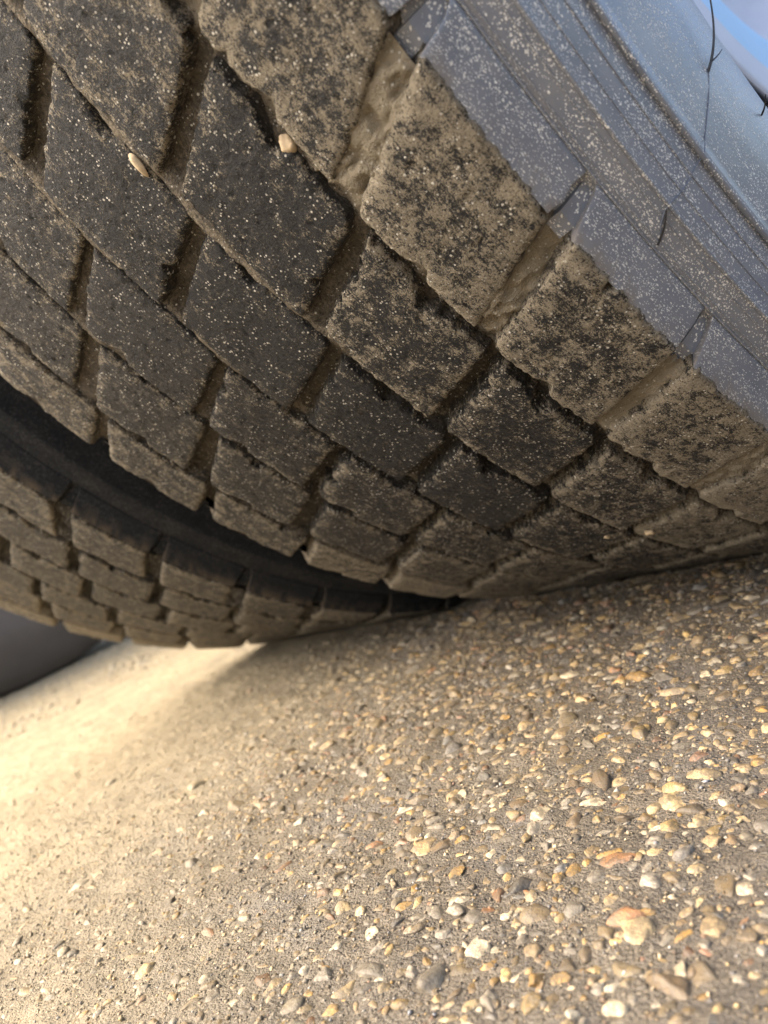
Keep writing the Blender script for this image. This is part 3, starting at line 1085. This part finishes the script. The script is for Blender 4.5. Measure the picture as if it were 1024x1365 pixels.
# ------------------------------------------------------------------ whiskers of moulding rubber on the outer sidewall
def tube(name, pts, r0, r1, mat, parent, k=6):
    pts = np.asarray(pts)
    n = len(pts)
    tan = np.gradient(pts, axis=0)
    tan /= np.linalg.norm(tan, axis=1)[:, None]
    ref = np.array([1.0, 0.3, 0.2])
    A = np.cross(tan, ref)
    A /= np.linalg.norm(A, axis=1)[:, None]
    B = np.cross(tan, A)
    an = np.linspace(0, 2 * math.pi, k, endpoint=False)
    rad = np.linspace(r0, r1, n)[:, None, None]
    V = pts[:, None, :] + rad * (np.cos(an)[None, :, None] * A[:, None, :] + np.sin(an)[None, :, None] * B[:, None, :])
    a = np.arange(n - 1)[:, None]
    b = np.arange(k)[None, :]
    F = np.stack([a * k + b, a * k + (b + 1) % k, (a + 1) * k + (b + 1) % k, (a + 1) * k + b], -1).reshape(-1, 4)
    me = mesh_np(name, V.reshape(-1, 3), [F], mat)
    return link(name, me, parent)


def bez(p0, p1, p2, n=16):
    t = np.linspace(0, 1, n)[:, None]
    return (1 - t) ** 2 * np.array(p0) + 2 * t * (1 - t) * np.array(p1) + t * t * np.array(p2)


def sw_pt(deg, r, off=0.0):
    """a point on the outer sidewall, `off` metres proud of it"""
    pr = smooth_profile(SIDE, 3)
    i = np.argmin(np.abs(pr[:, 1] - r) + (np.arange(len(pr)) < 4) * 1)
    u = math.radians(deg)
    return (pr[i, 0] + off, -r * math.sin(u), -r * math.cos(u))


side_out = sw1[1]
# a radial mould seam, and the whiskers left at the air vents
seam = [sw_pt(d, r, 0.0002) for d, r in ((47.55, 0.3872), (47.95, 0.3862), (48.25, 0.3850), (48.3, 0.3835), (48.15, 0.381), (48.0, 0.376), (47.95, 0.372), (47.9, 0.368), (47.95, 0.3633), (48.3, 0.353), (48.6, 0.3455))]
tube('mould_seam', seam, 0.00016, 0.00012, M_SIDE_SEAM, side_out)
a, b, c = sw_pt(48.62, 0.3455, 0.0), sw_pt(49.0, 0.340, 0.0035), sw_pt(50.1, 0.3285, 0.0045)
tube('vent_whisker', bez(a, b, c, 20), 0.00036, 0.00018, M_WHISK, side_out)
tube('vent_whisker', bez(sw_pt(48.70, 0.3430, 0.0008), sw_pt(48.5, 0.340, 0.0018), sw_pt(48.35, 0.3365, 0.002), 8), 0.00022, 0.00010, M_WHISK, side_out)
tube('vent_whisker', bez(sw_pt(44.35, 0.333, 0.0), sw_pt(44.6, 0.3330, 0.002), sw_pt(45.0, 0.3315, 0.003), 10), 0.00028, 0.00012, M_WHISK, side_out)
tube('vent_whisker', bez(sw_pt(47.50, 0.3875, 0.0), sw_pt(47.9, 0.3864, 0.0016), sw_pt(48.3, 0.3848, 0.0009), 12), 0.00030, 0.00020, M_WHISK, side_out)

# ------------------------------------------------------------------ stones caught in the tread
def chip(label, u, x, r, size, seed, colour=None):
    me = mesh_np('stone_chip', stone_shape(V3, seed, 0.4) * np.array(size)[None, :], [F3], M_CHIP)
    o = link('stone_chip', me)
    a = u * PITCH
    o.location = (x, -r * math.sin(a), AXLE_Z - r * math.cos(a))
    o.rotation_euler = (-a, 0, 0)
    o['label'] = label
    o['category'] = 'stone'
    o['group'] = 'stones caught in the tread'
    return o


chip('flat pale tan stone wedged in the upper left groove of the nearest tyre', 8.735, 0.0274, R - 0.0007, (0.0016, 0.0032, 0.0013), 901)
chip('rounder tan stone lodged under the dusty shoulder block of the nearest tyre', 8.335, 0.0642, R - 0.0024, (0.0019, 0.0025, 0.0019), 902)
chip('small pale stone on the low tread of the nearest tyre, close to the ground', 4.49, 0.0370, R - 0.0002, (0.0022, 0.0018, 0.0011), 903)
chip('smallest brownish stone beside a dark notch low on the nearest tyre', 4.60, 0.0224, R - 0.0002, (0.0013, 0.0015, 0.0010), 904)
